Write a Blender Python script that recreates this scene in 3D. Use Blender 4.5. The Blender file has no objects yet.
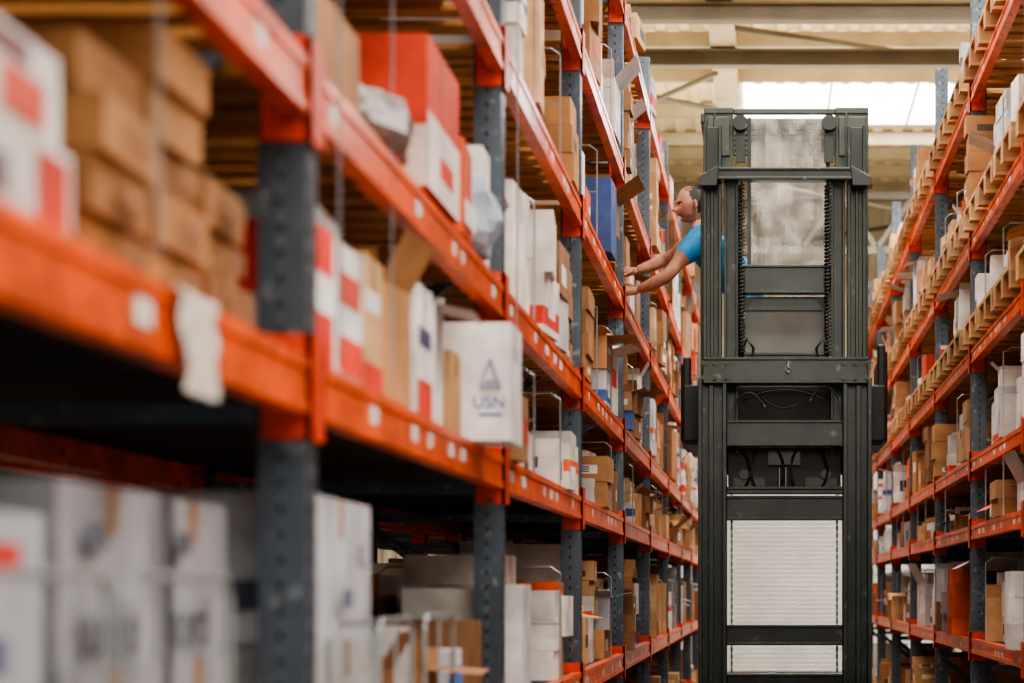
import bpy, math, random
from mathutils import Vector, Matrix, noise
random.seed(11)
CZ=1.5
def S(r,g,b):
    f=lambda c:(c/255/12.92) if c/255<=.04045 else ((c/255+.055)/1.055)**2.4
    return (f(r),f(g),f(b))
# ---------------------------------------------------------------- materials
def mat(name,col=None,rough=.6,metal=0,attr=False,nscale=6,namt=.25,bump=0,bscale=60,trans=0,stretch=None,holes=False,scratch=None,scr=(.60,.68),scs=22):
    m=bpy.data.materials.new(name);m.use_nodes=True
    nt=m.node_tree;N=nt.nodes;L=nt.links
    b=N['Principled BSDF'];b.inputs['Roughness'].default_value=rough;b.inputs['Metallic'].default_value=metal
    tc=N.new('ShaderNodeTexCoord');mp=N.new('ShaderNodeMapping');L.new(tc.outputs['Object'],mp.inputs[0])
    if stretch: mp.inputs['Scale'].default_value=stretch
    nz=N.new('ShaderNodeTexNoise');nz.inputs['Scale'].default_value=nscale;nz.inputs['Detail'].default_value=6
    L.new(mp.outputs[0],nz.inputs['Vector'])
    mr=N.new('ShaderNodeMapRange');mr.inputs[1].default_value=.3;mr.inputs[2].default_value=.7
    mr.inputs[3].default_value=1-namt;mr.inputs[4].default_value=1+namt*.5
    L.new(nz.outputs[0],mr.inputs[0])
    if attr:
        c=N.new('ShaderNodeAttribute');c.attribute_name='Col';src=c.outputs['Color']
    else:
        c=N.new('ShaderNodeRGB');c.outputs[0].default_value=(*col,1);src=c.outputs[0]
    vm=N.new('ShaderNodeVectorMath');vm.operation='SCALE'
    L.new(src,vm.inputs[0]);L.new(mr.outputs[0],vm.inputs['Scale']);out=vm.outputs[0]
    if scratch:
        n2=N.new('ShaderNodeTexNoise');n2.inputs['Scale'].default_value=scs;n2.inputs['Detail'].default_value=8;L.new(mp.outputs[0],n2.inputs['Vector'])
        rp=N.new('ShaderNodeMapRange');rp.inputs[1].default_value=scr[0];rp.inputs[2].default_value=scr[1];L.new(n2.outputs[0],rp.inputs[0])
        mx=N.new('ShaderNodeMixRGB');mx.inputs[2].default_value=(*scratch,1);L.new(rp.outputs[0],mx.inputs[0]);L.new(out,mx.inputs[1]);out=mx.outputs[0]
    if holes:
        sp=N.new('ShaderNodeSeparateXYZ');L.new(tc.outputs['Object'],sp.inputs[0])
        fr=N.new('ShaderNodeMath');fr.operation='FRACT';m1=N.new('ShaderNodeMath');m1.operation='MULTIPLY';m1.inputs[1].default_value=20
        L.new(sp.outputs[2],m1.inputs[0]);L.new(m1.outputs[0],fr.inputs[0])
        lt=N.new('ShaderNodeMath');lt.operation='LESS_THAN';lt.inputs[1].default_value=.35;L.new(fr.outputs[0],lt.inputs[0])
        mx=N.new('ShaderNodeMixRGB');mx.inputs[2].default_value=(.012,.012,.014,1);L.new(lt.outputs[0],mx.inputs[0]);L.new(out,mx.inputs[1]);out=mx.outputs[0]
    L.new(out,b.inputs['Base Color'])
    if bump:
        n3=N.new('ShaderNodeTexNoise');n3.inputs['Scale'].default_value=bscale;L.new(mp.outputs[0],n3.inputs['Vector'])
        bp=N.new('ShaderNodeBump');bp.inputs['Strength'].default_value=bump;bp.inputs['Distance'].default_value=.01
        L.new(n3.outputs[0],bp.inputs['Height']);L.new(bp.outputs[0],b.inputs['Normal'])
    if trans:
        tr=N.new('ShaderNodeBsdfTransparent');ms=N.new('ShaderNodeMixShader');ms.inputs[0].default_value=trans
        L.new(b.outputs[0],ms.inputs[1]);L.new(tr.outputs[0],ms.inputs[2]);L.new(ms.outputs[0],N['Material Output'].inputs[0])
    return m
M_card=mat('cardboard_print',attr=True,rough=.75,nscale=6,namt=.36,bump=.3,bscale=25)
M_orange=mat('orange_steel',S(228,86,20),.36,nscale=5,namt=.4,scratch=S(120,56,36),scr=(.57,.66))
M_conn=mat('connector_red_steel',S(214,62,20),.42,nscale=8,namt=.35,scratch=S(110,45,30),scr=(.6,.68))
M_post=mat('galvanised_upright',S(84,94,104),.36,.5,nscale=4,namt=.35,bump=.1,scratch=S(130,136,142),scr=(.6,.7))
M_hole=mat('upright_slots',S(84,94,104),.5,.3,holes=True)
M_deck=mat('steel_deck',S(46,46,48),.6,.3,nscale=5)
M_wood=mat('pallet_wood',S(186,132,76),.85,nscale=4,namt=.45,stretch=(1,6,6),bump=.2)
M_label=mat('paper_label',S(215,205,195),.7,namt=.2,nscale=30)
M_wire=mat('zinc_wire',S(160,166,170),.35,.7,namt=.1)
M_mast=mat('mast_dark_steel',S(38,44,41),.3,.3,nscale=5,namt=.45,bump=.05,scratch=S(78,84,80),scr=(.64,.72),scs=14)
M_mastl=mat('mast_grey_green',S(52,61,53),.38,.1,nscale=5,namt=.35,scratch=S(92,98,90),scr=(.64,.72),scs=14)
M_panel=mat('cabin_grey_panel',S(124,130,124),.5,0,nscale=3,namt=.25)
M_black=mat('black_rubber',S(20,21,21),.5,nscale=8)
M_steel=mat('bright_steel',S(120,122,120),.3,.8,namt=.1)
M_poly=mat('polycarbonate_sheet',S(220,220,212),.15,0,nscale=7,namt=.5,bump=1,bscale=9,trans=.62)
M_roof=mat('cream_roof_sheet',S(238,218,172),.6,nscale=1.2,namt=.2)
M_purl=mat('roof_steel_beige',S(176,162,132),.6,nscale=2,namt=.2)
M_truss=mat('roof_steel_grey',S(104,97,80),.6,nscale=2,namt=.2)
M_wall=mat('wall_cladding',S(200,190,164),.7,nscale=1,namt=.15)
M_shut=mat('roller_shutter_slats',S(196,194,184),.55,nscale=1.5,namt=.15)
M_floor=mat('concrete_floor',S(120,116,110),.5,nscale=.8,namt=.3,bump=.1,bscale=20)
M_skin=mat('skin',attr=True,rough=.65,nscale=26,namt=.22,bump=.15,bscale=60)
def emis(name,col,s):
    m=bpy.data.materials.new(name);m.use_nodes=True;b=m.node_tree.nodes['Principled BSDF']
    b.inputs['Base Color'].default_value=(*col,1);b.inputs['Emission Color'].default_value=(*col,1);b.inputs['Emission Strength'].default_value=s
    return m
M_sky=emis('skylight_grp_daylight',(.95,.93,1),9.0)
# ---------------------------------------------------------------- mesh builder
class MB:
    def __init__(s): s.v=[];s.f=[];s.c=[];s.m=[]
    def face(s,pts,col=(1,1,1),mi=0):
        n=len(s.v);s.v+= [tuple(p) for p in pts];s.f.append(tuple(range(n,n+len(pts))));s.c.append(col);s.m.append(mi)
    def hexa(s,P,col=(1,1,1),mi=0,cols=None):
        n=len(s.v);s.v+=[tuple(p) for p in P]
        for k,q in enumerate(((0,3,2,1),(4,5,6,7),(0,1,5,4),(1,2,6,5),(2,3,7,6),(3,0,4,7))):
            s.f.append(tuple(n+i for i in q));s.c.append(cols[k] if cols else col);s.m.append(mi)
    def box(s,x0,x1,y0,y1,z0,z1,col=(1,1,1),mi=0):
        if x0>x1:x0,x1=x1,x0
        if y0>y1:y0,y1=y1,y0
        s.hexa([(x0,y0,z0),(x1,y0,z0),(x1,y1,z0),(x0,y1,z0),(x0,y0,z1),(x1,y0,z1),(x1,y1,z1),(x0,y1,z1)],col,mi)
    def xbox(s,M,w,d,h,col=(1,1,1),mi=0,cols=None):
        P=[M@Vector(p) for p in ((-w/2,-d/2,0),(w/2,-d/2,0),(w/2,d/2,0),(-w/2,d/2,0),(-w/2,-d/2,h),(w/2,-d/2,h),(w/2,d/2,h),(-w/2,d/2,h))]
        s.hexa(P,col,mi,cols)
    def bar(s,a,b,w,h=None,col=(1,1,1),mi=0):
        a=Vector(a);b=Vector(b);h=h or w;d=b-a
        q=d.to_track_quat('Z','Y').to_matrix().to_4x4();q.translation=a
        s.xbox(q,w,h,d.length,col,mi)
    def tube(s,pts,r,n=6,col=(1,1,1),mi=0):
        pts=[Vector(p) for p in pts];base=len(s.v)
        up=Vector((.13,.31,.94)).normalized()
        for i,p in enumerate(pts):
            t=(pts[min(i+1,len(pts)-1)]-pts[max(i-1,0)]).normalized()
            a=t.cross(up)
            if a.length<1e-3:a=t.cross(Vector((1,0,0)))
            a.normalize();b=t.cross(a)
            for k in range(n):
                an=2*math.pi*k/n;s.v.append(tuple(p+r*(a*math.cos(an)+b*math.sin(an))))
        for i in range(len(pts)-1):
            for k in range(n):
                s.f.append((base+i*n+k,base+i*n+(k+1)%n,base+(i+1)*n+(k+1)%n,base+(i+1)*n+k));s.c.append(col);s.m.append(mi)
        s.f.append(tuple(base+k for k in range(n)));s.c.append(col);s.m.append(mi)
        e=base+(len(pts)-1)*n;s.f.append(tuple(e+n-1-k for k in range(n)));s.c.append(col);s.m.append(mi)
    def obj(s,name,mats,parent=None,smooth=False,bevel=0):
        me=bpy.data.meshes.new(name);me.from_pydata(s.v,[],s.f)
        for m in mats: me.materials.append(m)
        me.polygons.foreach_set('material_index',s.m)
        ca=me.color_attributes.new('Col','FLOAT_COLOR','CORNER');arr=[]
        for f,c in zip(s.f,s.c): arr+=[c[0],c[1],c[2],1.0]*len(f)
        ca.data.foreach_set('color',arr)
        if smooth: me.polygons.foreach_set('use_smooth',[True]*len(me.polygons))
        me.update();o=bpy.data.objects.new(name,me);bpy.context.collection.objects.link(o)
        if parent:o.parent=parent
        if bevel:
            b=o.modifiers.new('bevel','BEVEL');b.width=bevel;b.segments=2;b.limit_method='ANGLE'
        return o
def empty(name,loc=(0,0,0)):
    e=bpy.data.objects.new(name,None);bpy.context.collection.objects.link(e);e.empty_display_size=.1
    return e
# ---------------------------------------------------------------- racks
def rack(name,X0,s,ys,levels,top,seed,wood_from,bh=.11):
    R=random.Random(seed);root=empty(name)
    D=1.1;P=MB();B=MB();K=MB();W=MB()
    for y in ys:
        for xf,o in ((X0,s),(X0+s*D,-s)):
            P.box(xf,xf+o*.006,y-.05,y+.05,0,top,mi=0)
            for yy in (y-.05,y+.044):
                P.box(xf+o*.006,xf+o*.095,yy,yy+.006,0,top,mi=0)
            P.box(xf+o*.089,xf+o*.095,y-.044,y-.025,0,top);P.box(xf+o*.089,xf+o*.095,y+.025,y+.044,0,top)
            P.box(xf+o*.045,xf+o*.055,y-.0512,y-.0502,.1,top-.02,mi=1)
            P.box(xf-o*.0012,xf-o*.0002,y-.03,y-.018,.1,top-.02,mi=1);P.box(xf-o*.0012,xf-o*.0002,y+.018,y+.03,.1,top-.02,mi=1)
            P.box(xf-o*.03,xf+o*.13,y-.08,y+.08,0,.012)
            K.box(xf-o*.02,xf+o*.11,y-.075,y-.056,.012,.4)
        z=.15;k=0
        xa,xb=X0+s*.06,X0+s*(D-.06)
        while z<top-.3:
            P.bar((xa,y,z),(xb,y,z),.03,.04)
            a,b=((xa,xb) if k%2 else (xb,xa))
            nz=min(z+.85,top-.1);P.bar((a,y,z+.03),(b,y,nz-.03),.03,.04);z+=.85;k+=1
    for i in range(len(ys)-1):
        ya,yb=ys[i]+.052,ys[i+1]-.052
        for li,z in enumerate(levels):
            for xf,o,front in ((X0,s,1),(X0+s*D,-s,0)):
                B.box(xf-o*.004,xf+o*.04,ya,yb,z-bh,z)
                B.box(xf-o*.009,xf-o*.004,ya,yb,z-bh,z-bh+.025);B.box(xf-o*.009,xf-o*.004,ya,yb,z-.025,z)
                for yy,q in ((ya,-1),(yb,1)):
                    K.box(xf-o*.014,xf+o*.085,yy,yy-q*.012,z-bh-.05,z+.045)
                    K.box(xf-o*.014,xf-o*.0015,yy-q*.012,yy+q*.05,z-bh-.05,z+.045)
                if front:
                    y=ya+.1
                    while y<yb-.25:
                        w=R.uniform(.05,.13)
                        if R.random()<.65: W.box(xf-o*.0046,xf-o*.006,y,y+w,z-.075,z-.035)
                        y+=w+R.uniform(.08,.35)
            if li>=wood_from:
                y=ya+.02
                while y<yb-.1:
                    w=R.uniform(.09,.13);B.box(X0+s*.02,X0+s*(D-.02),y,y+w,z+.001,z+.019,mi=2);y+=w+R.uniform(.03,.09)
            else:
                y=ya+.01
                while y<yb-.14:
                    B.box(X0+s*.045,X0+s*(D-.045),y,y+.16,z-.03,z-.002,mi=1);y+=.165
    P.obj('upright_frames',[M_post,M_hole],root)
    B.obj('beams_and_decks',[M_orange,M_deck,M_wood],root)
    K.obj('beam_connectors',[M_conn],root)
    W.obj('location_labels',[M_label],root)
    return root
LX,RX=-.9,1.32
LY=[4.2+3.08*(k-2) for k in range(0,11)]
RY=[5.1+2.82*k for k in range(0,9)]
LL=[CZ+h for h in (-.40,.455,1.04,1.88,2.69,3.75)]
RL=[CZ+h for h in (-.31,.41,.84,1.53,2.25,3.2)]
rackL=rack('pallet_rack',LX,-1,LY,LL,CZ+4.15,1,2)
rackR=rack('pallet_rack',RX,1,RY,RL,CZ+4.03,2,2,.09)
rack('pallet_rack',LX-1.25,-1,LY,LL,CZ+4.15,3,2)
rack('pallet_rack',RX+1.25,1,RY,RL,CZ+4.03,4,2)
# ---------------------------------------------------------------- cartons
BR=[S(182,134,88),S(162,114,70),S(198,154,106),S(138,96,60),S(172,126,80),S(206,166,120)]
WH=[S(226,224,220),S(208,209,208),S(232,228,220)]
AC=[S(214,60,30),S(222,90,30),S(214,66,36),S(60,90,150),S(150,150,155)]
TAPE=S(152,106,60);LAB=S(232,230,224)
RED=S(216,54,32);WHT=S(228,225,222)
def carton(mb,cx,cy,z,w,d,h,rot=0,col=None,R=random,flap=False,label=True,tape=True):
    """w along x, d along y"""
    M=Matrix.Translation((cx,cy,z))@Matrix.Rotation(rot,4,'Z')
    col=col or R.choice(BR)
    j=R.uniform(.78,1.08);white=min(col)>.55;col=tuple(min(1,c*j) for c in col)
    e=.0012
    def q(pts,c): mb.face([M@Vector(p) for p in pts],c)
    if not flap:
        mb.xbox(M,w,d,h,col)
        if tape:
            t=.024;tc=S(200,195,185) if white else TAPE
            q([(-w/2,-t,h+e),(w/2,-t,h+e),(w/2,t,h+e),(-w/2,t,h+e)],tc)
            for sx in (-1,1):
                x=sx*(w/2+e);q([(x,-t,h),(x,t,h),(x,t,h*.72),(x,-t,h*.72)],tc)
    else:
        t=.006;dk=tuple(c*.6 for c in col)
        for a in ((-w/2,-w/2+t,-d/2,d/2),(w/2-t,w/2,-d/2,d/2),(-w/2+t,w/2-t,-d/2,-d/2+t),(-w/2+t,w/2-t,d/2-t,d/2)):
            P=[M@Vector(p) for p in ((a[0],a[2],0),(a[1],a[2],0),(a[1],a[3],0),(a[0],a[3],0),(a[0],a[2],h),(a[1],a[2],h),(a[1],a[3],h),(a[0],a[3],h))]
            mb.hexa(P,col)
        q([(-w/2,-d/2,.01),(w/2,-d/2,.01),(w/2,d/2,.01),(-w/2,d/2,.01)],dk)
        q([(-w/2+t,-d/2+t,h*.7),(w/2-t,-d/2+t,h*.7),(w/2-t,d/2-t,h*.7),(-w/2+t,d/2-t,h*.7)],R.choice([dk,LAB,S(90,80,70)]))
        for sx in (-1,1):
            f=min(w,d)*.45;a=R.uniform(-.5,1.2)
            x=sx*w/2;q([(x,-d/2,h),(x,d/2,h),(x+sx*f*math.cos(a),d/2,h+f*math.sin(a)),(x+sx*f*math.cos(a),-d/2,h+f*math.sin(a))],col)
            a=R.uniform(.2,1.3)
            y=sx*d/2;q([(-w/2,y,h),(w/2,y,h),(w/2,y+sx*f*.6*math.cos(a),h+f*.6*math.sin(a)),(-w/2,y+sx*f*.6*math.cos(a),h+f*.6*math.sin(a))],col)
    if label:
        if white and R.random()<.45 and not flap:
            c=R.choice([RED,RED,S(225,95,50),S(60,90,150)]);v=R.uniform(0,.6);g=R.uniform(.2,.4)
            for sx in (-1,1):
                x=sx*(w/2+e*.7);q([(x,-d/2,v*h),(x,d/2,v*h),(x,d/2,(v+g)*h),(x,-d/2,(v+g)*h)],c)
            q([(-w/2,-d/2-e*.7,v*h),(w/2,-d/2-e*.7,v*h),(w/2,-d/2-e*.7,(v+g)*h),(-w/2,-d/2-e*.7,(v+g)*h)],c)
        for face in range(2):
            if R.random()<.55:
                lw=R.uniform(.25,.6);lh=R.uniform(.2,.45);u=R.uniform(-.4,.4-lw*.9);v=R.uniform(.15,.75-lh)
                c=R.choice([LAB,LAB,LAB,S(60,60,70),S(205,60,40),S(90,70,50)])
                if face==0:
                    for sx in (-1,1):
                        x=sx*(w/2+e*1.5);q([(x,u*d,v*h),(x,(u+lw)*d,v*h),(x,(u+lw)*d,(v+lh)*h),(x,u*d,(v+lh)*h)],c)
                else:
                    y=-d/2-e;q([(u*w,y,v*h),((u+lw)*w,y,v*h),((u+lw)*w,y,(v+lh)*h),(u*w,y,(v+lh)*h)],c)
                    if R.random()<.6:
                        for k in range(3):
                            zz=(v+lh*(.2+.25*k))*h;q([((u+.04)*w,y-e,zz),((u+lw*.8)*w,y-e,zz),((u+lw*.8)*w,y-e,zz+.007),((u+.04)*w,y-e,zz+.007)],S(60,60,65))
def pick(R,pw):
    r=R.random()
    return R.choice(WH) if r<pw else (R.choice(AC) if r<pw+.05 else R.choice(BR))
WD=[S(190,146,96),S(172,128,82),S(204,164,114)]
def pallet(mb,X0,s,y,z,L,R):
    """wooden pallet 0.8 deep x L long, 0.13 high"""
    xs=[X0+s*v for v in (-.06,.33,.72)]
    c=R.choice(WD)
    for k in range(7):
        x=X0+s*(-.06+.78*k/6+.0);mb.box(x,x+s*.09,y,y+L,z+.108,z+.13,col=tuple(v*R.uniform(.8,1.1) for v in c))
    for yy in (y,y+L/2-.05,y+L-.1):
        mb.box(X0-s*.06,X0+s*.81,yy,yy+.1,z+.088,z+.107,col=c)
        for x in xs: mb.box(x,x+s*.09,yy,yy+.1,z+.02,z+.087,col=tuple(v*.8 for v in c))
        mb.box(X0-s*.06,X0+s*.81,yy,yy+.1,z,z+.019,col=c)
def fill(mb,X0,s,y0,y1,z,clear,dens,R,pw=.3,rows=2,hmin=.35,hmax=.9):
    for row in range(rows):
        y=y0
        while y<y1-.15:
            w=R.uniform(.16,.46);w=min(w,y1-y)
            dep=R.uniform(.3,.48);ins=(R.uniform(-.05,.14) if row==0 else .58+R.uniform(0,.03))
            if R.random()<dens:
                H=clear*R.uniform(hmin,hmax);col=pick(R,pw);mode=R.random()
                cx=X0+s*(ins+dep/2);cy=y+w/2
                if mode<.3:
                    n=max(2,int(H/.11));hh=H/n
                    for k in range(n): carton(mb,cx+R.uniform(-.01,.01),cy,z+k*hh,dep,w,hh*.985,R.uniform(-.03,.03),col,R,label=R.random()<.4)
                elif mode<.75:
                    n=1 if H<.3 else 2;zz=z
                    for k in range(n):
                        hh=H/n*R.uniform(.8,1.05)
                        carton(mb,cx+R.uniform(-.02,.02),cy,zz,dep*R.uniform(.85,1),w*R.uniform(.85,1),hh,R.uniform(-.1,.1),col if R.random()<.5 else pick(R,pw),R,flap=(k==n-1 and R.random()<.22));zz+=hh+.001
                else:
                    carton(mb,cx,cy,z,dep,w,H*.8,R.uniform(-.12,.12),col,R,flap=R.random()<.35)
            y+=w+R.uniform(.01,.05)
def fill_rack(name,X0,s,ys,levels,seed,dens,skip=(),pwf=lambda i,l:.3,rows=2,topc=.4,pal=99):
    R=random.Random(seed);mb=MB()
    for i in range(len(ys)-1):
        for li,z in enumerate(levels):
            if (i,li) in skip: continue
            clear=(levels[li+1]-z-.16) if li<len(levels)-1 else topc
            zz=z+(.021 if li>=2 else .001)
            if li>=pal:
                for q in range(3):
                    pallet(mb,X0,s,ys[i]+.1+q*.89,zz,.83,R)
                zz+=.131;clear-=.13
            fill(mb,X0,s,ys[i]+.13,ys[i+1]-.1,zz,clear,(dens if li<len(levels)-1 else dens*.6)*(.85 if li>=pal else 1),R,pwf(i,li),rows,.35 if li>=pal else .4,.92)
        fill(mb,X0,s,ys[i]+.13,ys[i+1]-.1,.002,levels[0]-.18,.7,R,.2,rows,.4,.9)
    return mb.obj(name,[M_card])
skip={(1,1),(1,2),(2,1),(2,2),(1,0),(2,0),(5,3)}
fill_rack('stored_cartons',LX,-1,LY,LL,21,.93,skip,lambda i,l:.65 if (i==3 and l<4) else .3)
fill_rack('stored_cartons',RX,1,RY,RL,22,.93,(),lambda i,l:.34,topc=.5,pal=3)
fill_rack('stored_cartons',LX-1.25,-1,LY,LL,23,.5,{(k,1) for k in range(4)}|{(k,0) for k in range(4)},rows=1)
fill_rack('stored_cartons',RX+1.25,1,RY,RL,24,.75,(),rows=1)
# ---- foreground hero cartons
def hero(seed,specs):
    mb=MB();R=random.Random(seed)
    for sp in specs:
        x0,x1,y0,y1,z0,z1,col,rot,flap=sp
        carton(mb,(x0+x1)/2,(y0+y1)/2,z0,x1-x0,y1-y0,z1-z0,rot,col,R,flap,label=False,tape=not flap)
    return mb
def side(mb,x,y0,y1,z0,z1,c): mb.face([(x,y0,z0),(x,y1,z0),(x,y1,z1),(x,y0,z1)],c)
def front(mb,y,x0,x1,z0,z1,c): mb.face([(x0,y,z0),(x1,y,z0),(x1,y,z1),(x0,y,z1)],c)
def ftext(txt,parent,loc,size,face,col=M_black):
    cu=bpy.data.curves.new('print','FONT');cu.body=txt;cu.size=size;cu.extrude=.0003
    o=bpy.data.objects.new('printed_text',cu);bpy.context.collection.objects.link(o);cu.materials.append(col)
    o.location=loc;o.rotation_euler=(math.pi/2,0,0) if face=='cam' else (math.pi/2,0,math.pi/2)
    o.parent=parent;return o
M_ink=mat('blue_ink',S(50,84,165),.7,namt=.1);M_dink=mat('dark_ink',S(50,52,62),.7,namt=.1)
zA=LL[1];zB=LL[2]+.021;zE=LL[0]
mb=hero(1,[(-1.36,-.93,2.15,2.84,zA,zA+.125,WHT,0,False),(-1.36,-.94,2.2,2.82,zA+.126,zA+.25,S(205,200,198),0,False)])
side(mb,-.928,2.70,2.82,zA+.02,zA+.11,S(205,60,40));side(mb,-.938,2.6,2.76,zA+.14,zA+.2,S(215,90,70));side(mb,-.938,2.5,2.7,zA+.21,zA+.24,S(120,80,80));side(mb,-.938,2.3,2.5,zA+.17,zA+.2,S(80,80,90));side(mb,-.928,2.4,2.6,zA+.03,zA+.08,S(120,110,110))
mb.obj('printed_carton_stack',[M_card])
sp=[]
for iy in range(3):
    for k in range((4,5,3)[iy]):
        sp.append((-1.3,-.95+.014*((k*7+iy)%3-1),2.98+iy*.3,3.26+iy*.3,zA+k*.085,zA+k*.085+.081,(S(158,108,62),S(172,122,72),S(142,96,56))[(k*2+iy)%3],.025*((k%3)-1),False))
for k in range(4): sp.append((-1.75,-1.36,2.98,3.3,zA+k*.1,zA+k*.1+.098,BR[1],0,False))
mb=hero(2,sp)
for iy in range(3):
    for k in range(3): side(mb,-.934,3.08+iy*.3,3.2+iy*.3,zA+k*.085+.02,zA+k*.085+.06,S(130,88,52))
mb.obj('brown_carton_stack',[M_card])
hero(3,[(-1.8,-1.4,2.2,2.75,zA,zA+.3,BR[3],0,False)]).obj('cardboard_box',[M_card])
mb=hero(4,[(-1.34,-.92,4.3,4.84,zA,zA+.30,WHT,.0,False),(-1.34,-.95,4.32,4.8,zA+.301,zA+.36,S(170,170,170),.05,False)])
side(mb,-.918,4.3,4.5,zA+.0,zA+.30,RED);side(mb,-.918,4.56,4.83,zA+.02,zA+.10,RED);side(mb,-.917,4.3,4.5,zA+.12,zA+.2,WHT);side(mb,-.918,4.58,4.8,zA+.17,zA+.24,S(200,70,50));front(mb,4.297,-1.34,-.92,zA+.15,zA+.3,RED)
mb.obj('red_white_carton',[M_card])
mb=hero(5,[(-1.3,-.93,4.9,5.14,zA,zA+.33,BR[5],.0,False),(-1.28,-.93,5.2,5.5,zA,zA+.31,BR[0],-.08,True),(-1.6,-1.34,4.9,5.4,zA,zA+.4,BR[2],0,False)])
side(mb,-.928,4.9,5.14,zA+.0,zA+.08,RED);side(mb,-.928,4.92,5.1,zA+.2,zA+.25,WHT);mb.obj('open_cardboard_box',[M_card])
mb=hero(6,[(-1.3,-.92,5.6,5.84,zA,zA+.36,WHT,0,False),(-1.3,-.93,5.9,6.16,zA,zA+.35,WHT,.06,True),(-1.34,-.92,6.2,6.41,zA,zA+.25,BR[2],0,False)])
side(mb,-.918,5.6,5.84,zA+.0,zA+.11,RED);side(mb,-.918,5.62,5.82,zA+.2,zA+.25,S(60,70,100));mb.obj('white_carton',[M_card])
mb=hero(7,[(-1.08,-.775,6.44,6.74,zA,zA+.36,S(246,245,243),0,False)])
front(mb,6.4378,-.87,-.80,zA+.075,zA+.083,S(60,92,165));side(mb,-.773,6.5,6.68,zA+.25,zA+.3,S(190,190,200))
f=mb.obj('white_logo_carton',[M_card])
ftext('USN',f,(-.89,6.4375,zA+.10),.052,'cam',M_ink)
l=MB()
for a,b in (((-.868,.16),(-.835,.25)),((-.835,.25),(-.802,.16)),((-.868,.163),(-.802,.163))):
    l.bar((a[0],6.437,zA+a[1]),(b[0],6.437,zA+b[1]),.016,.001)
l.bar((-.852,6.437,zA+.18),(-.818,6.437,zA+.18),.02,.001)
l.obj('printed_logo',[M_ink],f)
hero(77,[(-1.3,-.93,6.8,7.1,zA,zA+.3,BR[0],0,False),(-1.8,-1.4,5.6,7.0,zA,zA+.4,BR[3],0,False)]).obj('cardboard_box',[M_card])
mb=hero(8,[(-1.24,-.885,5.55,6.12,zB,zB+.40,S(220,62,28),.0,False)])
front(mb,5.548,-1.24,-.885,zB,zB+.16,S(226,200,188));side(mb,-.883,5.55,6.12,zB,zB+.2,S(226,214,208));side(mb,-.882,5.75,6.0,zB+.06,zB+.12,RED)
mb.obj('red_product_carton',[M_card])
mb=hero(9,[(-1.25,-.9,6.25,6.55,zB,zB+.28,S(220,88,34),.05,False)]);side(mb,-.888,6.27,6.5,zB+.03,zB+.1,WHT);mb.obj('orange_carton',[M_card])
hero(10,[(-1.3,-.93,4.35,4.85,zB,zB+.2,BR[1],0,False),(-1.3,-.95,4.36,4.6,zB+.201,zB+.45,BR[3],.05,False),(-1.7,-1.35,4.4,5.0,zB,zB+.42,BR[1],0,False)]).obj('cardboard_box',[M_card])
hero(11,[(-1.8,-1.4,5.1,5.5,zB,zB+.3,BR[4],0,False),(-1.8,-1.42,5.6,7.0,zB,zB+.22,BR[3],0,False),(-1.3,-.93,6.95,7.15,zB,zB+.4,WHT,0,False)]).obj('cardboard_box',[M_card])
# level E bays 0/1
mb=hero(12,[(-1.4,-.95,2.3,2.86,zE,zE+.24,BR[3],0,False),(-1.4,-.97,2.25,2.84,zE+.241,zE+.5,S(176,178,186),0,False)])
side(mb,-.968,2.4,2.7,zE+.29,zE+.34,S(70,80,120));side(mb,-.968,2.5,2.75,zE+.42,zE+.46,RED);side(mb,-.948,2.6,2.8,zE+.02,zE+.2,RED);mb.obj('white_carton_stack',[M_card])
GW=S(150,151,157)
mb=hero(13,[(-1.4,-1.0,3.0,3.5,zE,zE+.28,GW,0,False),(-1.4,-1.02,3.56,4.06,zE,zE+.28,GW,0,False),(-1.4,-1.01,3.02,3.52,zE+.281,zE+.56,GW,0,False),(-1.4,-1.03,3.57,4.04,zE+.281,zE+.56,GW,0,False),
  (-1.86,-1.43,3.2,3.95,zE,zE+.5,GW,0,False)])
side(mb,-.995,3.505,3.555,zE,zE+.56,S(40,42,55))
for y in (3.1,3.64): side(mb,-.993 if y<3.5 else -1.012,y,y+.1,zE+.46,zE+.5,S(90,92,104))
g=mb.obj('white_carton_stack',[M_card])
ftext('sunde',g,(-1.000,3.08,zE+.3),.13,'side',M_dink);ftext('sunde',g,(-.990,3.06,zE+.07),.13,'side',M_dink);ftext('nord',g,(-1.018,3.62,zE+.3),.13,'side',M_dink);ftext('nord',g,(-1.008,3.62,zE+.07),.13,'side',M_dink)
mb=hero(14,[(-1.35,-.93,4.32,5.1,zE,zE+.29,S(190,190,192),0,False),(-1.33,-.94,4.3,5.08,zE+.291,zE+.6,S(176,177,182),.02,False)])
front(mb,4.29,-1.3,-1.0,zE+.36,zE+.42,S(70,72,90));side(mb,-.918,4.6,4.72,zE+.36,zE+.4,S(90,92,110));g=mb.obj('white_carton_stack',[M_card])
ftext('PRESTO',g,(-.923,4.5,zE+.1),.1,'side',M_dink);ftext('ALL',g,(-.917,4.75,zE+.45),.08,'side',M_dink)
mb=hero(15,[(-1.35,-.95,5.17,5.42,zE,zE+.2,BR[3],0,True),(-1.35,-.97,5.5,5.8,zE,zE+.3,S(205,205,205),0,False),(-1.35,-.95,5.86,6.2,zE,zE+.18,BR[1],.05,True),(-1.3,-.94,6.3,6.55,zE,zE+.22,S(220,222,228),0,False),(-1.3,-.95,6.62,7.1,zE,zE+.3,BR[3],0,False)])
side(mb,-.938,6.3,6.55,zE+.03,zE+.17,S(60,120,200))
mb.obj('mixed_carton_group',[M_card])
zC=LL[3]+.021
hero(16,[(-1.3,-.945,13.90,14.2,zC,zC+.19,BR[2],0,False)]).obj('picked_carton',[M_card])
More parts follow.
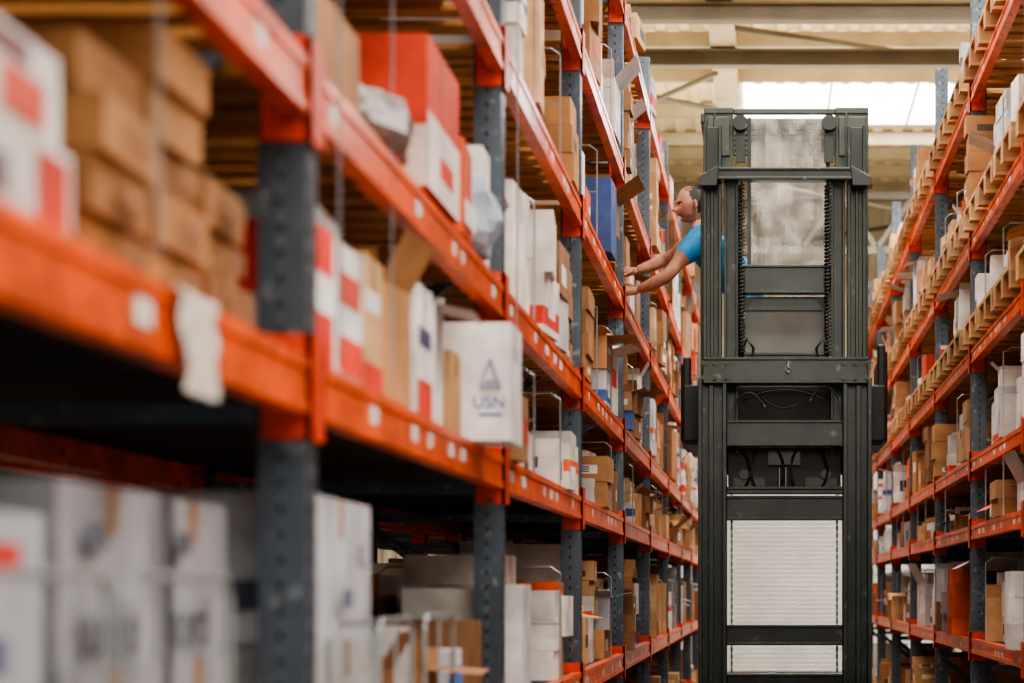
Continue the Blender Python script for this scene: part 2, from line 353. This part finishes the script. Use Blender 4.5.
hero(17,[(-1.3,-.95,13.55,13.8,zC,zC+.12,BR[4],0,False),(-1.3,-.94,14.35,14.7,zC,zC+.5,BR[1],0,False),(-1.3,-.94,14.75,15.2,zC,zC+.35,WHT,0,False),(-1.3,-.96,15.3,15.7,zC,zC+.4,BR[0],0,True),(-1.3,-.96,15.8,16.3,zC,zC+.5,BR[3],0,False)]).obj('cardboard_box',[M_card])
def sheet(name,x,y0,y1,z0,z1,amp=.008):
    m=MB();n=8
    P=[[(x+amp*math.sin(i*1.7+j*.9)+ (.012 if j<n else -.03),y0+(y1-y0)*i/n,z0+(z1-z0)*j/n) for i in range(n+1)] for j in range(n+1)]
    for j in range(n):
        for i in range(n): m.face([P[j][i],P[j][i+1],P[j+1][i+1],P[j+1][i]])
    return m.obj(name,[M_label],smooth=True)
sheet('paper_sheet',-.885,3.18,3.36,CZ+.30,CZ+.47)
def bag(name,c,r,seed,col=(.8,.82,.85)):
    m=MB();n=18;k=12;V=[]
    for j in range(k+1):
        row=[]
        for i in range(n):
            th=math.pi*j/k;ph=2*math.pi*i/n
            d=Vector((math.sin(th)*math.cos(ph),math.sin(th)*math.sin(ph),math.cos(th)))
            q=1+.35*noise.noise(d*2.3+Vector((seed,0,0)))+.2*noise.noise(d*6)
            p=Vector((d.x*r[0],d.y*r[1],max(d.z*r[2],-r[2]*.75)))*q
            p.z=max(p.z,-r[2]*.75)
            row.append((c[0]+p.x,c[1]+p.y,c[2]+r[2]*.75+p.z))
        V.append(row)
    for j in range(k):
        for i in range(n): m.face([V[j][i],V[j+1][i],V[j+1][(i+1)%n],V[j][(i+1)%n]],col if (i//5)%3 else tuple(x*.8 for x in col))
    return m.obj(name,[M_card],smooth=True)
bag('plastic_bag',(-.97,6.75,zB),(.12,.12,.15),1,(.5,.6,.72))
bag('plastic_bag',(-1.0,5.2,zB),(.13,.24,.09),2,(.4,.38,.36))
# wire fronts and dividers
wl=MB();wr=MB()
def loop(w,x0,x1,y,z0,h,r=.005,nv=3):
    w.tube([(x0,y,z0),(x0,y,z0+h-.03),(x0+(x1-x0)*.05,y,z0+h),(x1-(x1-x0)*.05,y,z0+h),(x1,y,z0+h-.03),(x1,y,z0)],r,5)
    for k in range(nv):
        x=x0+(x1-x0)*(k+1)/(nv+1);w.tube([(x,y,z0),(x,y,z0+h)],r*.7,4)
    w.tube([(x0,y,z0+h*.5),(x1,y,z0+h*.5)],r*.7,4)
def yloop(w,x,y0,y1,z0,h,r=.007):
    w.tube([(x,y0,z0),(x,y0,z0+h-.03),(x,y0+.03,z0+h),(x,y1-.03,z0+h),(x,y1,z0+h-.03),(x,y1,z0)],r,6)
    w.tube([(x,y0,z0+h*.35),(x,y1,z0+h*.35)],r*.7,5)
    n=max(2,int((y1-y0)/.2))
    for k in range(1,n): w.tube([(x,y0+(y1-y0)*k/n,z0),(x,y0+(y1-y0)*k/n,z0+h)],r*.5,4)
for y0,y1,h in ((2.3,2.85,.42),(2.92,3.5,.42),(4.3,4.8,.33),(4.85,5.3,.33),(5.5,6.0,.33)):
    yloop(wl,-.885,y0,y1,zE,h)
R=random.Random(5)
for i in range(2,len(LY)-1):
    for li,z in enumerate(LL[:5]):
        for y in (LY[i]+.95,LY[i]+2.0):
            if R.random()<.75 and not (li==3 and i==5) and not (i==2 and li<3): loop(wl,LX+.0,LX-.8,y+.02,z+.002,min(.5,(LL[li+1]-z)*.7),.0045)
for i in range(len(RY)-1):
    for li,z in enumerate(RL[:5]):
        for y in (RY[i]+.95,RY[i]+1.9):
            if R.random()<.75: loop(wr,RX,RX+.8,y+.02,z+.002,min(.5,(RL[li+1]-z)*.8),.0045)
for y,x in ((3.0,-.86),(4.32,-.87),(5.1,-.9),(7.5,-.88)):
    wl.tube([(x,y,CZ+.47),(x+.005,y,CZ+2.2)],.003,5)
wl.obj('wire_dividers',[M_wire],rackL);wr.obj('wire_dividers',[M_wire],rackR)
# ---------------------------------------------------------------- building shell
def simple(name,args,m):
    b=MB()
    for a in args:b.box(*a)
    return b.obj(name,[m])
simple('floor',[(-9.2,12.2,-4,38.2,-.1,0)],M_floor)
def clad(name,axis,pos,a0,a1,z0,z1):
    b=MB();t=.25;a=a0;prof=[(0,0),(.1,0),(.13,.04),(.22,.04),(.25,0)]
    while a<a1:
        for k in range(4):
            u0,o0=prof[k];u1,o1=prof[k+1]
            if axis=='y': P=[(a+u0,pos-o0,z0),(a+u1,pos-o1,z0),(a+u1,pos-o1,z1),(a+u0,pos-o0,z1)]
            elif axis=='x': P=[(pos+o0,a+u0,z0),(pos+o1,a+u1,z0),(pos+o1,a+u1,z1),(pos+o0,a+u0,z1)]
            b.face(P)
        a+=t
    return b.obj(name,[M_wall])
clad('wall_back','y',38.1,-9,12,0,8.5)
clad('wall_left','x',-9,-4,38,0,8.5);clad('wall_right','x',12,-4,38,0,8.5)
def roofsheet(b,x0,x1,y0,y1,z=8.5):
    x=x0;prof=[(0,0),(.12,0),(.16,-.05),(.26,-.05),(.3,0)]
    while x<x1-1e-3:
        for k in range(4):
            u0,o0=prof[k];u1,o1=prof[k+1]
            b.face([(x+u0,y0,z+o0),(x+u1,y0,z+o1),(x+u1,y1,z+o1),(x+u0,y1,z+o0)])
        x+=.3
b=MB();X0,X1=-9,12
sk=[(2,4.5),(10,12.5),(19,21.5)]
y=-4
for a,c in sk: roofsheet(b,X0,X1,y,a);y=c
roofsheet(b,X0,X1,21.5,29.1);roofsheet(b,X0,-.3,29.1,31.8);roofsheet(b,X0,X1,31.8,38)
b.obj('ceiling',[M_roof])
b=MB()
for a,c in sk: b.box(X0,X1,a,c,8.5,8.53)
b.box(-.3,X1,29.1,31.8,8.5,8.53)
b.obj('window_1',[M_sky])
b=MB()
for y in [-3.2+1.55*k for k in range(18)]+[24.3,26.3,28.1,32.1,33.2,34.6,36,37.4]:
    b.box(X0,X1,y,y+.02,8.28,8.44);b.box(X0,X1,y+.02,y+.12,8.26,8.28)
b.box(X0,-.3,30.2,30.22,8.28,8.44);b.box(X0,-.3,30.22,30.34,8.26,8.28)
x=.9
while x<X1: b.box(x,x+.035,29.1,31.8,8.46,8.49);x+=1.2
b.obj('trim_1',[M_purl])
b=MB()
for x in (-6.5,-.5,5.5,10.5):
    b.box(x-.15,x+.15,-4,28.4,7.98,8.0);b.box(x-.15,x+.15,-4,28.4,8.23,8.255);b.box(x-.01,x+.01,-4,28.4,8.0,8.23)
b.obj('trim_2',[M_purl])
b=MB()
for y,zt in ((23.2,7.95),(25.2,7.95)):
    b.box(X0,X1,y,y+.18,zt-.02,zt);b.box(X0,X1,y+.08,y+.1,zt-.18,zt-.02);b.box(X0,X1,y,y+.18,zt-.2,zt-.18)
for y,zt in ((34.0,7.9),):
    b.box(X0,X1,y,y+.16,zt-.12,zt);b.box(X0,X1,y,y+.16,zt-1.0,zt-.88)
    x=X0
    while x<X1-1: b.bar((x,y+.08,zt-.9),(x+.6,y+.08,zt-.05),.08);b.bar((x+.6,y+.08,zt-.05),(x+1.2,y+.08,zt-.9),.08);x+=1.2
b.obj('trim_3',[M_truss])
b=MB()
for a,c in (((-5,24,7.85),(-.6,28,7.85)),((-3.5,31,7.85),(-.6,26,7.85)),((.2,32,7.6),(5.5,37.5,7.6)),((5.5,32,7.6),(.2,37.5,7.6)),((-.4,25,8.15),(5,28,8.15))): b.tube([a,c],.035,6)
b.obj('trim_4',[M_truss])
b=MB();z=0.05
while z<4.6:
    b.hexa([(-2.2,37.875,z),(3.2,37.875,z),(3.2,37.95,z),(-2.2,37.95,z),(-2.2,37.90,z+.078),(3.2,37.90,z+.078),(3.2,37.95,z+.078),(-2.2,37.95,z+.078)]);z+=.08
d=empty('door_1');b.obj('shutter_slats',[M_shut],d)
simple('door_frame',[(-2.4,-2.2,37.75,38,0,4.95),(3.2,3.4,37.75,38,0,4.95),(-2.2,3.2,37.7,38,4.65,4.95)],M_truss).parent=d
# ---------------------------------------------------------------- truck
T=empty('turret_truck')
CX=.1225
def mir(b,x0,x1,*a,**k):
    b.box(x0,x1,*a,**k);b.box(2*CX-x1,2*CX-x0,*a,**k)
b=MB()
for x0,x1,y0,y1,z0,z1 in ((-.41,-.235,13.06,13.08,.12,2.80),(-.41,-.385,12.96,13.06,.12,2.80),(-.26,-.235,12.96,13.06,.12,2.78),(-.345,-.315,13.0,13.06,.12,2.76),(-.41,-.385,13.08,13.19,.12,2.80),(-.41,-.235,13.17,13.19,.12,2.80)):
    mir(b,x0,x1,y0,y1,z0,z1)
for x0,x1,y0,y1,z0,z1 in ((-.385,-.27,13.26,13.275,.3,4.40),(-.385,-.365,13.2,13.26,.3,4.40),(-.29,-.27,13.2,13.26,.3,4.40),(-.385,-.27,13.34,13.355,.3,4.30),(-.34,-.32,13.215,13.26,2.9,4.1)):
    mir(b,x0,x1,y0,y1,z0,z1)
for x0,x1,y0,y1,z0,z1 in ((-.255,-.165,13.27,13.285,2.35,4.08),(-.255,-.238,13.2,13.27,2.35,4.08),(-.182,-.165,13.2,13.27,2.35,4.08)):
    mir(b,x0,x1,y0,y1,z0,z1)
b.obj('mast_columns',[M_mast],T,bevel=.003)
b=MB()
for x0,x1,z0,z1,y0,y1 in ((-.30,.545,4.04,4.115,13.10,13.2),(-.165,.41,3.36,3.54,13.28,13.34),(-.38,.63,2.765,2.925,12.96,13.12),
    (-.235,.48,2.385,2.545,13.02,13.12),(-.235,.48,1.93,2.08,13.02,13.14),(-.235,.48,2.09,2.135,13.0,13.08),(-.235,.48,1.16,1.285,13.02,13.14),(-.235,.48,.85,.985,13.02,13.14),(-.15,.395,2.93,2.98,13.2,13.24)):
    b.box(x0,x1,y0,y1,z0,z1)
    b.box(x0,x1,y0-.014,y0,z1-.018,z1);b.box(x0,x1,y0-.014,y0,z0,z0+.018)
for sx in (-1,1):
    xx=CX+sx*.545;b.hexa([(xx,13.08,4.0),(xx-sx*.125,13.08,4.0),(xx-sx*.125,13.2,4.0),(xx,13.2,4.0),(xx-sx*.02,13.08,4.06),(xx-sx*.14,13.08,4.13),(xx-sx*.14,13.2,4.13),(xx-sx*.02,13.2,4.06)])
    for z in (2.80,2.89): 
        for dx in (.5,.43,.36): b.tube([(CX+sx*dx,12.955,z),(CX+sx*dx,12.94,z)],.011,6)
b.obj('mast_crossbars',[M_mast],T,bevel=.004)
b=MB()
b.box(-.23,.475,13.24,13.3,2.1,2.39,mi=1)
b.box(-.2,.0,13.2,13.24,2.14,2.2,mi=0);b.box(.25,.45,13.2,13.24,2.14,2.2,mi=0);b.box(.02,.22,13.2,13.24,2.28,2.37,mi=0)
for x,dx in ((-.15,.06),(-.04,-.05),(.07,.05),(.2,-.04),(.33,.06)):
    b.tube([(x+dx*math.sin(t/8*math.pi),13.19-.03*math.sin(t/8*math.pi),2.1+.29*t/8) for t in range(9)],.008,7,mi=1)
for x in (-.13,.38): b.tube([(x,13.17,2.22),(x,13.24,2.22)],.032,14,mi=0)
for x in (.09,.13): b.tube([(x,13.16,2.14),(x,13.16,2.26)],.005,8,mi=2)
b.obj('hydraulic_manifold',[M_mast,M_black,M_steel],T)
b=MB()
def arc(x0,x1,z0,dip,y,r):
    b.tube([(x0+(x1-x0)*t/14,y,z0-dip*4*(t/14)*(1-t/14)) for t in range(15)],r,8)
arc(-.14,.38,2.66,-.07,13.0,.008);arc(-.05,.28,2.72,.10,13.02,.006)
arc(-.2,.0,2.62,-.09,12.98,.008);arc(.28,.46,2.66,-.09,12.98,.008)
for x,s in ((-.08,1),(.33,-1)):
    b.tube([(x,13.16,2.93),(x+s*.01,13.13,3.0),(x-s*.03,13.12,3.06),(x-s*.05,13.16,3.02)],.009,8)
for sx in (-1,1):
    x=CX+sx*.268;pts=[]
    for k in range(0,12*46): 
        a=k/12*2*math.pi;pts.append((x+.018*math.cos(a),13.16+.018*math.sin(a),2.96+1.06*k/(12*46)))
    b.tube(pts,.0062,5)
    b.tube([(x,13.16,2.93),(x,13.16,4.05)],.006,6)
b.obj('spiral_hoses',[M_mast],T,smooth=True)
b=MB()
for x in (-.21,.455):
    z=.3
    while z<4.0:
        b.box(x-.008,x+.008,13.36,13.37,z,z+.03);b.box(x-.004,x+.004,13.355,13.375,z+.03,z+.045);z+=.045
b.obj('lift_chains',[M_steel],T)
b=MB()
b.tube([(.14,12.945,2.905),(.14,12.94,2.87),(.155,12.94,2.855),(.15,12.94,2.835),(.135,12.94,2.83),(.125,12.94,2.842)],.006,6)
b.obj('lifting_hook',[M_steel],T)
b=MB()
b.box(-.5,.745,13.42,14.6,2.42,2.5)
b.box(-.52,.765,13.40,13.46,2.44,2.80)
b.box(-.535,-.5,13.46,14.5,2.44,2.94);b.box(.745,.78,13.46,14.5,2.44,3.02)
b.box(-.52,-.47,13.44,13.5,2.5,2.98);b.box(.715,.765,13.44,13.5,2.5,3.06)
b.obj('cabin_shell',[M_black],T,bevel=.012)
b=MB()
b.box(-.16,.41,13.41,13.44,2.55,3.36)
b.obj('cabin_rear_panel',[M_panel],T,bevel=.005)
b=MB()
for x in (-.14,.385): b.box(x-.012,x+.012,13.395,13.41,2.93,3.36)
b.hexa([(-.12,13.39,3.27),(.37,13.39,3.27),(.37,13.41,3.27),(-.12,13.41,3.27),(-.06,13.39,3.35),(.31,13.39,3.35),(.31,13.41,3.35),(-.06,13.41,3.35)])
b.obj('cabin_rear_frame',[M_mast],T)
b=MB()
for x0,x1 in ((-.385,-.20),(.445,.655)):
    b.box(x0,x1,13.38,13.52,4.10,4.54);b.box(x0+.02,x1-.02,13.36,13.38,4.24,4.49)
    b.box(x0,x1,13.37,13.39,4.51,4.55);b.box(x0+.06,x0+.075,13.35,13.36,4.16,4.52)
for sx in (-1,1):
    xx=CX+sx*.50
    b.box(xx-.03,xx+.03,13.4,13.46,2.5,4.1);b.box(xx-.03,xx+.03,14.52,14.58,2.5,4.48)
    b.box(xx-.03,xx+.03,13.4,14.6,4.46,4.52)
for k in range(7): b.box(-.38,.63,13.55+k*.16,13.58+k*.16,4.48,4.52)
b.box(-.2,.45,13.38,13.42,4.51,4.545)
b.obj('overhead_guard',[M_mastl],T,bevel=.008)
b=MB()
for x in (-.155,.405): b.tube([(x,13.3,4.44),(x,13.36,4.44)],.045,20)
b.box(-.185,-.125,13.37,13.385,4.2,4.48);b.box(.375,.435,13.37,13.385,4.2,4.48)
b.obj('chain_pulleys',[M_mast],T,bevel=.003)
b=MB();n=20;P=[[(-.10+.51*i/n,13.48+.05*noise.noise(Vector((i*.35,j*.22,0))),3.5+1.01*j/n) for i in range(n+1)] for j in range(n+1)]
for j in range(n):
    for i in range(n): b.face([P[j][i],P[j][i+1],P[j+1][i+1],P[j+1][i]])
b.obj('polycarbonate_window',[M_poly],T,smooth=True)
b=MB()
for x in (-.10,.40): b.box(x-.012,x+.012,13.44,13.46,3.5,4.5)
for k in range(9): b.box(-.05+.052*k-.003,-.05+.052*k+.003,13.55,13.555,4.15,4.51)
b.obj('window_bars',[M_mast],T)
b=MB();b.box(-.45,.7,14.6,14.75,2.3,2.7);b.box(-.05,.3,14.75,14.95,2.3,2.75)
for x in (-.15,.3): b.box(x,x+.1,14.95,15.0,2.3,2.8);b.box(x,x+.1,14.95,16.05,2.3,2.34)
b.obj('turret_head_and_forks',[M_black],T,bevel=.006)
b=MB();b.box(-.42,.665,11.3,12.95,.1,.78);b.box(-.38,.62,11.4,12.4,.78,.95);b.box(-.42,.665,12.95,14.9,.08,.3)
b.obj('chassis',[M_mastl],T,bevel=.03)
b=MB()
for x,y in ((-.41,14.6),(.56,14.6),(.05,11.7)): b.tube([(x,y,.15),(x+.1,y,.15)],.15,24)
b.obj('wheels',[M_black],T)
# ---------------------------------------------------------------- worker
SK=S(182,128,102);SH=S(20,132,190);TR=S(40,45,60);HAIR=S(44,35,31)
Wk=empty('warehouse_worker')
def skin(verts,edges,rad,root=0,sub=2):
    me=bpy.data.meshes.new('t');me.from_pydata(verts,edges,[]);o=bpy.data.objects.new('t',me);bpy.context.collection.objects.link(o)
    m=o.modifiers.new('s','SKIN');m.use_smooth_shade=True
    sv=me.skin_vertices[0].data
    for i,r in enumerate(rad): sv[i].radius=(r,r) if not isinstance(r,tuple) else r
    sv[root].use_root=True
    u=o.modifiers.new('u','SUBSURF');u.levels=sub;u.render_levels=sub
    dg=bpy.context.evaluated_depsgraph_get();dg.update();e=o.evaluated_get(dg);nm=bpy.data.meshes.new_from_object(e)
    bpy.data.objects.remove(o);return nm
def paint(me,fn):
    for a in list(me.color_attributes): me.color_attributes.remove(a)
    ca=me.color_attributes.new('Col','FLOAT_COLOR','POINT')
    for i,v in enumerate(me.vertices): ca.data[i].color=(*fn(v.co),1)
def add(name,me,m,parent):
    me.materials.clear();me.materials.append(m);me.polygons.foreach_set('use_smooth',[True]*len(me.polygons))
    o=bpy.data.objects.new(name,me);bpy.context.collection.objects.link(o);o.parent=parent;return o
V=[(-.10,14.02,3.40),(-.17,14.01,3.55),(-.30,14.0,3.69),(-.395,14.0,3.79),(-.43,14.0,3.87),(-.46,14.0,3.96),
 (-.43,13.83,3.785),(-.535,13.775,3.665),(-.55,13.77,3.65),(-.625,13.72,3.54),(-.73,13.77,3.49),(-.835,13.84,3.46),
 (-.45,14.18,3.82),(-.57,14.24,3.775),(-.585,14.25,3.77),(-.69,14.31,3.725),(-.78,14.24,3.675),(-.865,14.17,3.635),
 (-.09,13.91,3.32),(-.12,13.9,2.97),(-.06,13.9,2.62),(-.05,13.9,2.56),(-.2,13.9,2.54),
 (-.09,14.13,3.32),(-.12,14.14,2.97),(-.06,14.14,2.62),(-.05,14.14,2.56),(-.2,14.14,2.54)]
Ed=[(0,1),(1,2),(2,3),(3,4),(4,5),(3,6),(6,7),(7,8),(8,9),(9,10),(10,11),(3,12),(12,13),(13,14),(14,15),(15,16),(16,17),
 (0,18),(18,19),(19,20),(20,21),(21,22),(0,23),(23,24),(24,25),(25,26),(26,27)]
Rd=[.14,.14,.155,.125,.06,.055,.092,.078,.05,.044,.045,.028,.092,.078,.05,.044,.045,.028,.1,.07,.05,.045,.035,.1,.07,.05,.045,.035]
me=skin(V,Ed,Rd,0,2)
def bc(p):
    if p.z<2.62: return S(30,28,26)
    if p.z<3.42 and p.x>-.4: return TR
    if p.x<-.56 and p.y>14: return SK
    if (p-Vector((-.43,13.83,3.785))).dot(Vector((-.11,-.055,-.125)).normalized())>.175 and p.y<13.9 and p.x<-.45: return SK
    if (Vector((p.x,p.y,p.z))-Vector((-.46,14,3.97))).length<.09: return SK
    return SH
paint(me,bc);add('body',me,M_skin,Wk)
def head():
    b=[];F=[];n=56;k=44
    for j in range(k+1):
        for i in range(n):
            th=math.pi*j/k;ph=2*math.pi*i/n
            d=Vector((math.sin(th)*math.cos(ph),math.sin(th)*math.sin(ph),math.cos(th)))
            x,y,z=d
            p=Vector((x*.098,y*.076,z*.122))
            if z<0: p.y*=1+.28*z
            if z<0 and x<0: p.x*=1+.3*z
            if z>.3 and x>0: p.x*=1-.14*(z-.3)
            g=lambda cy,cz,sy,sz:math.exp(-((p.y-cy)/sy)**2-((p.z-cz)/sz)**2) if x>0 else 0
            p.x+=.034*g(0,-.024,.011,.017)+.016*g(0,.0,.008,.024)
            p.x+=.010*g(0,.032,.04,.011)
            p.x-=.014*(g(.03,.008,.015,.013)+g(-.03,.008,.015,.013))
            p.x+=.010*g(0,-.058,.02,.008);p.x-=.008*g(0,-.053,.018,.003);p.x-=.007*g(0,-.074,.025,.008)
            p.x+=.022*g(0,-.095,.028,.018)
            b.append(p)
    for j in range(k):
        for i in range(n): F.append((j*n+i,(j+1)*n+i,(j+1)*n+(i+1)%n,j*n+(i+1)%n))
    cols=[]
    for p in b:
        c=SK
        if p.z>.0 and p.x<.02 : c=HAIR
        if p.z>.092 and p.x<.035: c=tuple(.6*a+.4*q for a,q in zip(HAIR,SK))
        if p.x<-.01 and p.z>-.06: c=HAIR
        if p.x>.07 and abs(p.y)<.02 and -.062<p.z<-.05: c=S(140,82,70)
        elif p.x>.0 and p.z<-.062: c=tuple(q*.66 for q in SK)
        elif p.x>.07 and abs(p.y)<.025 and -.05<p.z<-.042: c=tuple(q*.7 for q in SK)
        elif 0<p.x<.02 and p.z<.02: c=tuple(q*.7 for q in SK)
        if p.x>.07 and .024<p.z<.034 and .012<abs(p.y)<.042: c=HAIR
        cols.append(c)
    return b,F,cols
b,F,cols=head()
mb=MB();mb.v=[tuple(p) for p in b];mb.f=F;mb.c=[cols[f[0]] for f in F];mb.m=[0]*len(F)
def ell(mb,c,r,col,n=12,k=8):
    base=len(mb.v)
    for j in range(k+1):
        for i in range(n):
            th=math.pi*j/k;ph=2*math.pi*i/n;mb.v.append((c[0]+r[0]*math.sin(th)*math.cos(ph),c[1]+r[1]*math.sin(th)*math.sin(ph),c[2]+r[2]*math.cos(th)))
    for j in range(k):
        for i in range(n): mb.f.append((base+j*n+i,base+(j+1)*n+i,base+(j+1)*n+(i+1)%n,base+j*n+(i+1)%n));mb.c.append(col);mb.m.append(0)
for s in (-1,1):
    ell(mb,(.074,s*.029,.008),(.009,.012,.007),S(200,188,180));ell(mb,(.081,s*.029,.008),(.004,.005,.005),S(40,30,22))
    ell(mb,(-.005,s*.078,-.005),(.016,.008,.029),tuple(q*.95 for q in SK));ell(mb,(.0,s*.084,-.0),(.008,.004,.016),tuple(q*.6 for q in SK))
h=mb.obj('head',[M_skin],Wk,smooth=True)
h.matrix_world=Matrix.Translation((-.49,13.98,4.045))@Matrix.Rotation(math.pi+.35,4,'Z')@Matrix.Rotation(.2,4,'Y')
def hand(name,wrist,fwd,nrm,sidev,curl):
    wrist=Vector(wrist);f=Vector(fwd).normalized();n=Vector(nrm);n=(n-f*n.dot(f)).normalized();s=f.cross(n).normalized()
    if s.dot(Vector(sidev))<0:s=-s
    meshes=[]
    c=wrist
    pv=[c-f*.02,c+f*.02,c+f*.055,c+f*.085];meshes.append(skin([tuple(p) for p in pv],[(0,1),(1,2),(2,3)],[.026,.03,.036,.033],0,2))
    for k,(off,l,r) in enumerate(((.031,.076,.0092),(.0105,.086,.0095),(-.0105,.08,.0091),(-.030,.064,.0082))):
        p=c+f*.075+s*off;pts=[p-f*.015,p];d=f.copy()
        for q in range(3):
            a=curl*(.5+.5*q);d=(f*math.cos(a)+n*math.sin(a)+s*off*3).normalized();pts.append(pts[-1]+d*l*(.45,.32,.23)[q])
        meshes.append(skin([tuple(p) for p in pts],[(i,i+1) for i in range(4)],[r,r,r*.97,r*.9,r*.78],0,2))
    p=c+f*.02+s*.022;d1=(f*.6+s*.75+n*.25).normalized();d2=(f*.9+s*.35+n*.4).normalized()
    pts=[p,p+d1*.032,p+d1*.032+d2*.03,p+d1*.032+d2*.055];meshes.append(skin([tuple(p) for p in pts],[(0,1),(1,2),(2,3)],[.014,.012,.0105,.009],0,2))
    hm=MB()
    for m in meshes:
        base=len(hm.v);hm.v+=[tuple(v.co) for v in m.vertices]
        for p in m.polygons: hm.f.append(tuple(base+i for i in p.vertices));hm.c.append(SK);hm.m.append(0)
    return hm.obj(name,[M_skin],Wk,smooth=True)
hand('left_hand',(-.84,13.848,3.458),(-1,-.0,-.04),(0,1,-.1),(0,.1,1),.35)
hand('right_hand',(-.87,14.165,3.635),(-1,-.15,-.14),(-.1,0,-1),(0,-1,0),.3)
# ---------------------------------------------------------------- lights, world, camera
def area(name,loc,size,sy,energy,rot,col=(1,1,1)):
    l=bpy.data.lights.new(name,'AREA');l.shape='RECTANGLE';l.size=size;l.size_y=sy;l.energy=energy;l.color=col
    o=bpy.data.objects.new(name,l);bpy.context.collection.objects.link(o);o.location=loc;o.rotation_euler=rot;return o
WC=(1,.93,.81)
area('rear_fill_light',(1.6,-3.5,5.4),6,3.5,520,(math.radians(78),0,0),WC)  # added fill lamp behind the camera for camera-facing sides, no dock door built
area('skylight_daylight',(1.5,3.2,8.4),12,2.3,1100,(0,0,0),WC)
area('skylight_daylight',(1.5,11.2,8.4),12,2.3,1300,(0,0,0),WC)
area('skylight_daylight',(1.5,20.2,8.4),12,2.3,1400,(0,0,0),WC)
area('skylight_daylight',(4.2,30.4,8.45),9,2.4,1200,(0,0,0),(1,.97,.95))
area('roof_fill_uplight',(1,27,6.0),10,6,620,(math.pi,0,0),(1,.9,.74))  # added fill lamp aimed upward to brighten the roof, not a fixture
w=bpy.data.worlds.new('World');bpy.context.scene.world=w;w.use_nodes=True
w.node_tree.nodes['Background'].inputs[0].default_value=(1,.95,.9,1);w.node_tree.nodes['Background'].inputs[1].default_value=.6
cd=bpy.data.cameras.new('camera');cam=bpy.data.objects.new('camera',cd);bpy.context.collection.objects.link(cam)
cam.location=(0,0,CZ);cam.rotation_euler=(math.pi/2,0,0)
cd.lens=74.4;cd.sensor_width=36;cd.shift_x=-.247;cd.shift_y=.2427;cd.clip_end=200
cd.dof.use_dof=True;cd.dof.focus_distance=13.3;cd.dof.aperture_fstop=2.1
bpy.context.scene.camera=cam
try: bpy.context.scene.view_settings.look='AgX - Medium High Contrast'
except Exception as ex: print(ex)
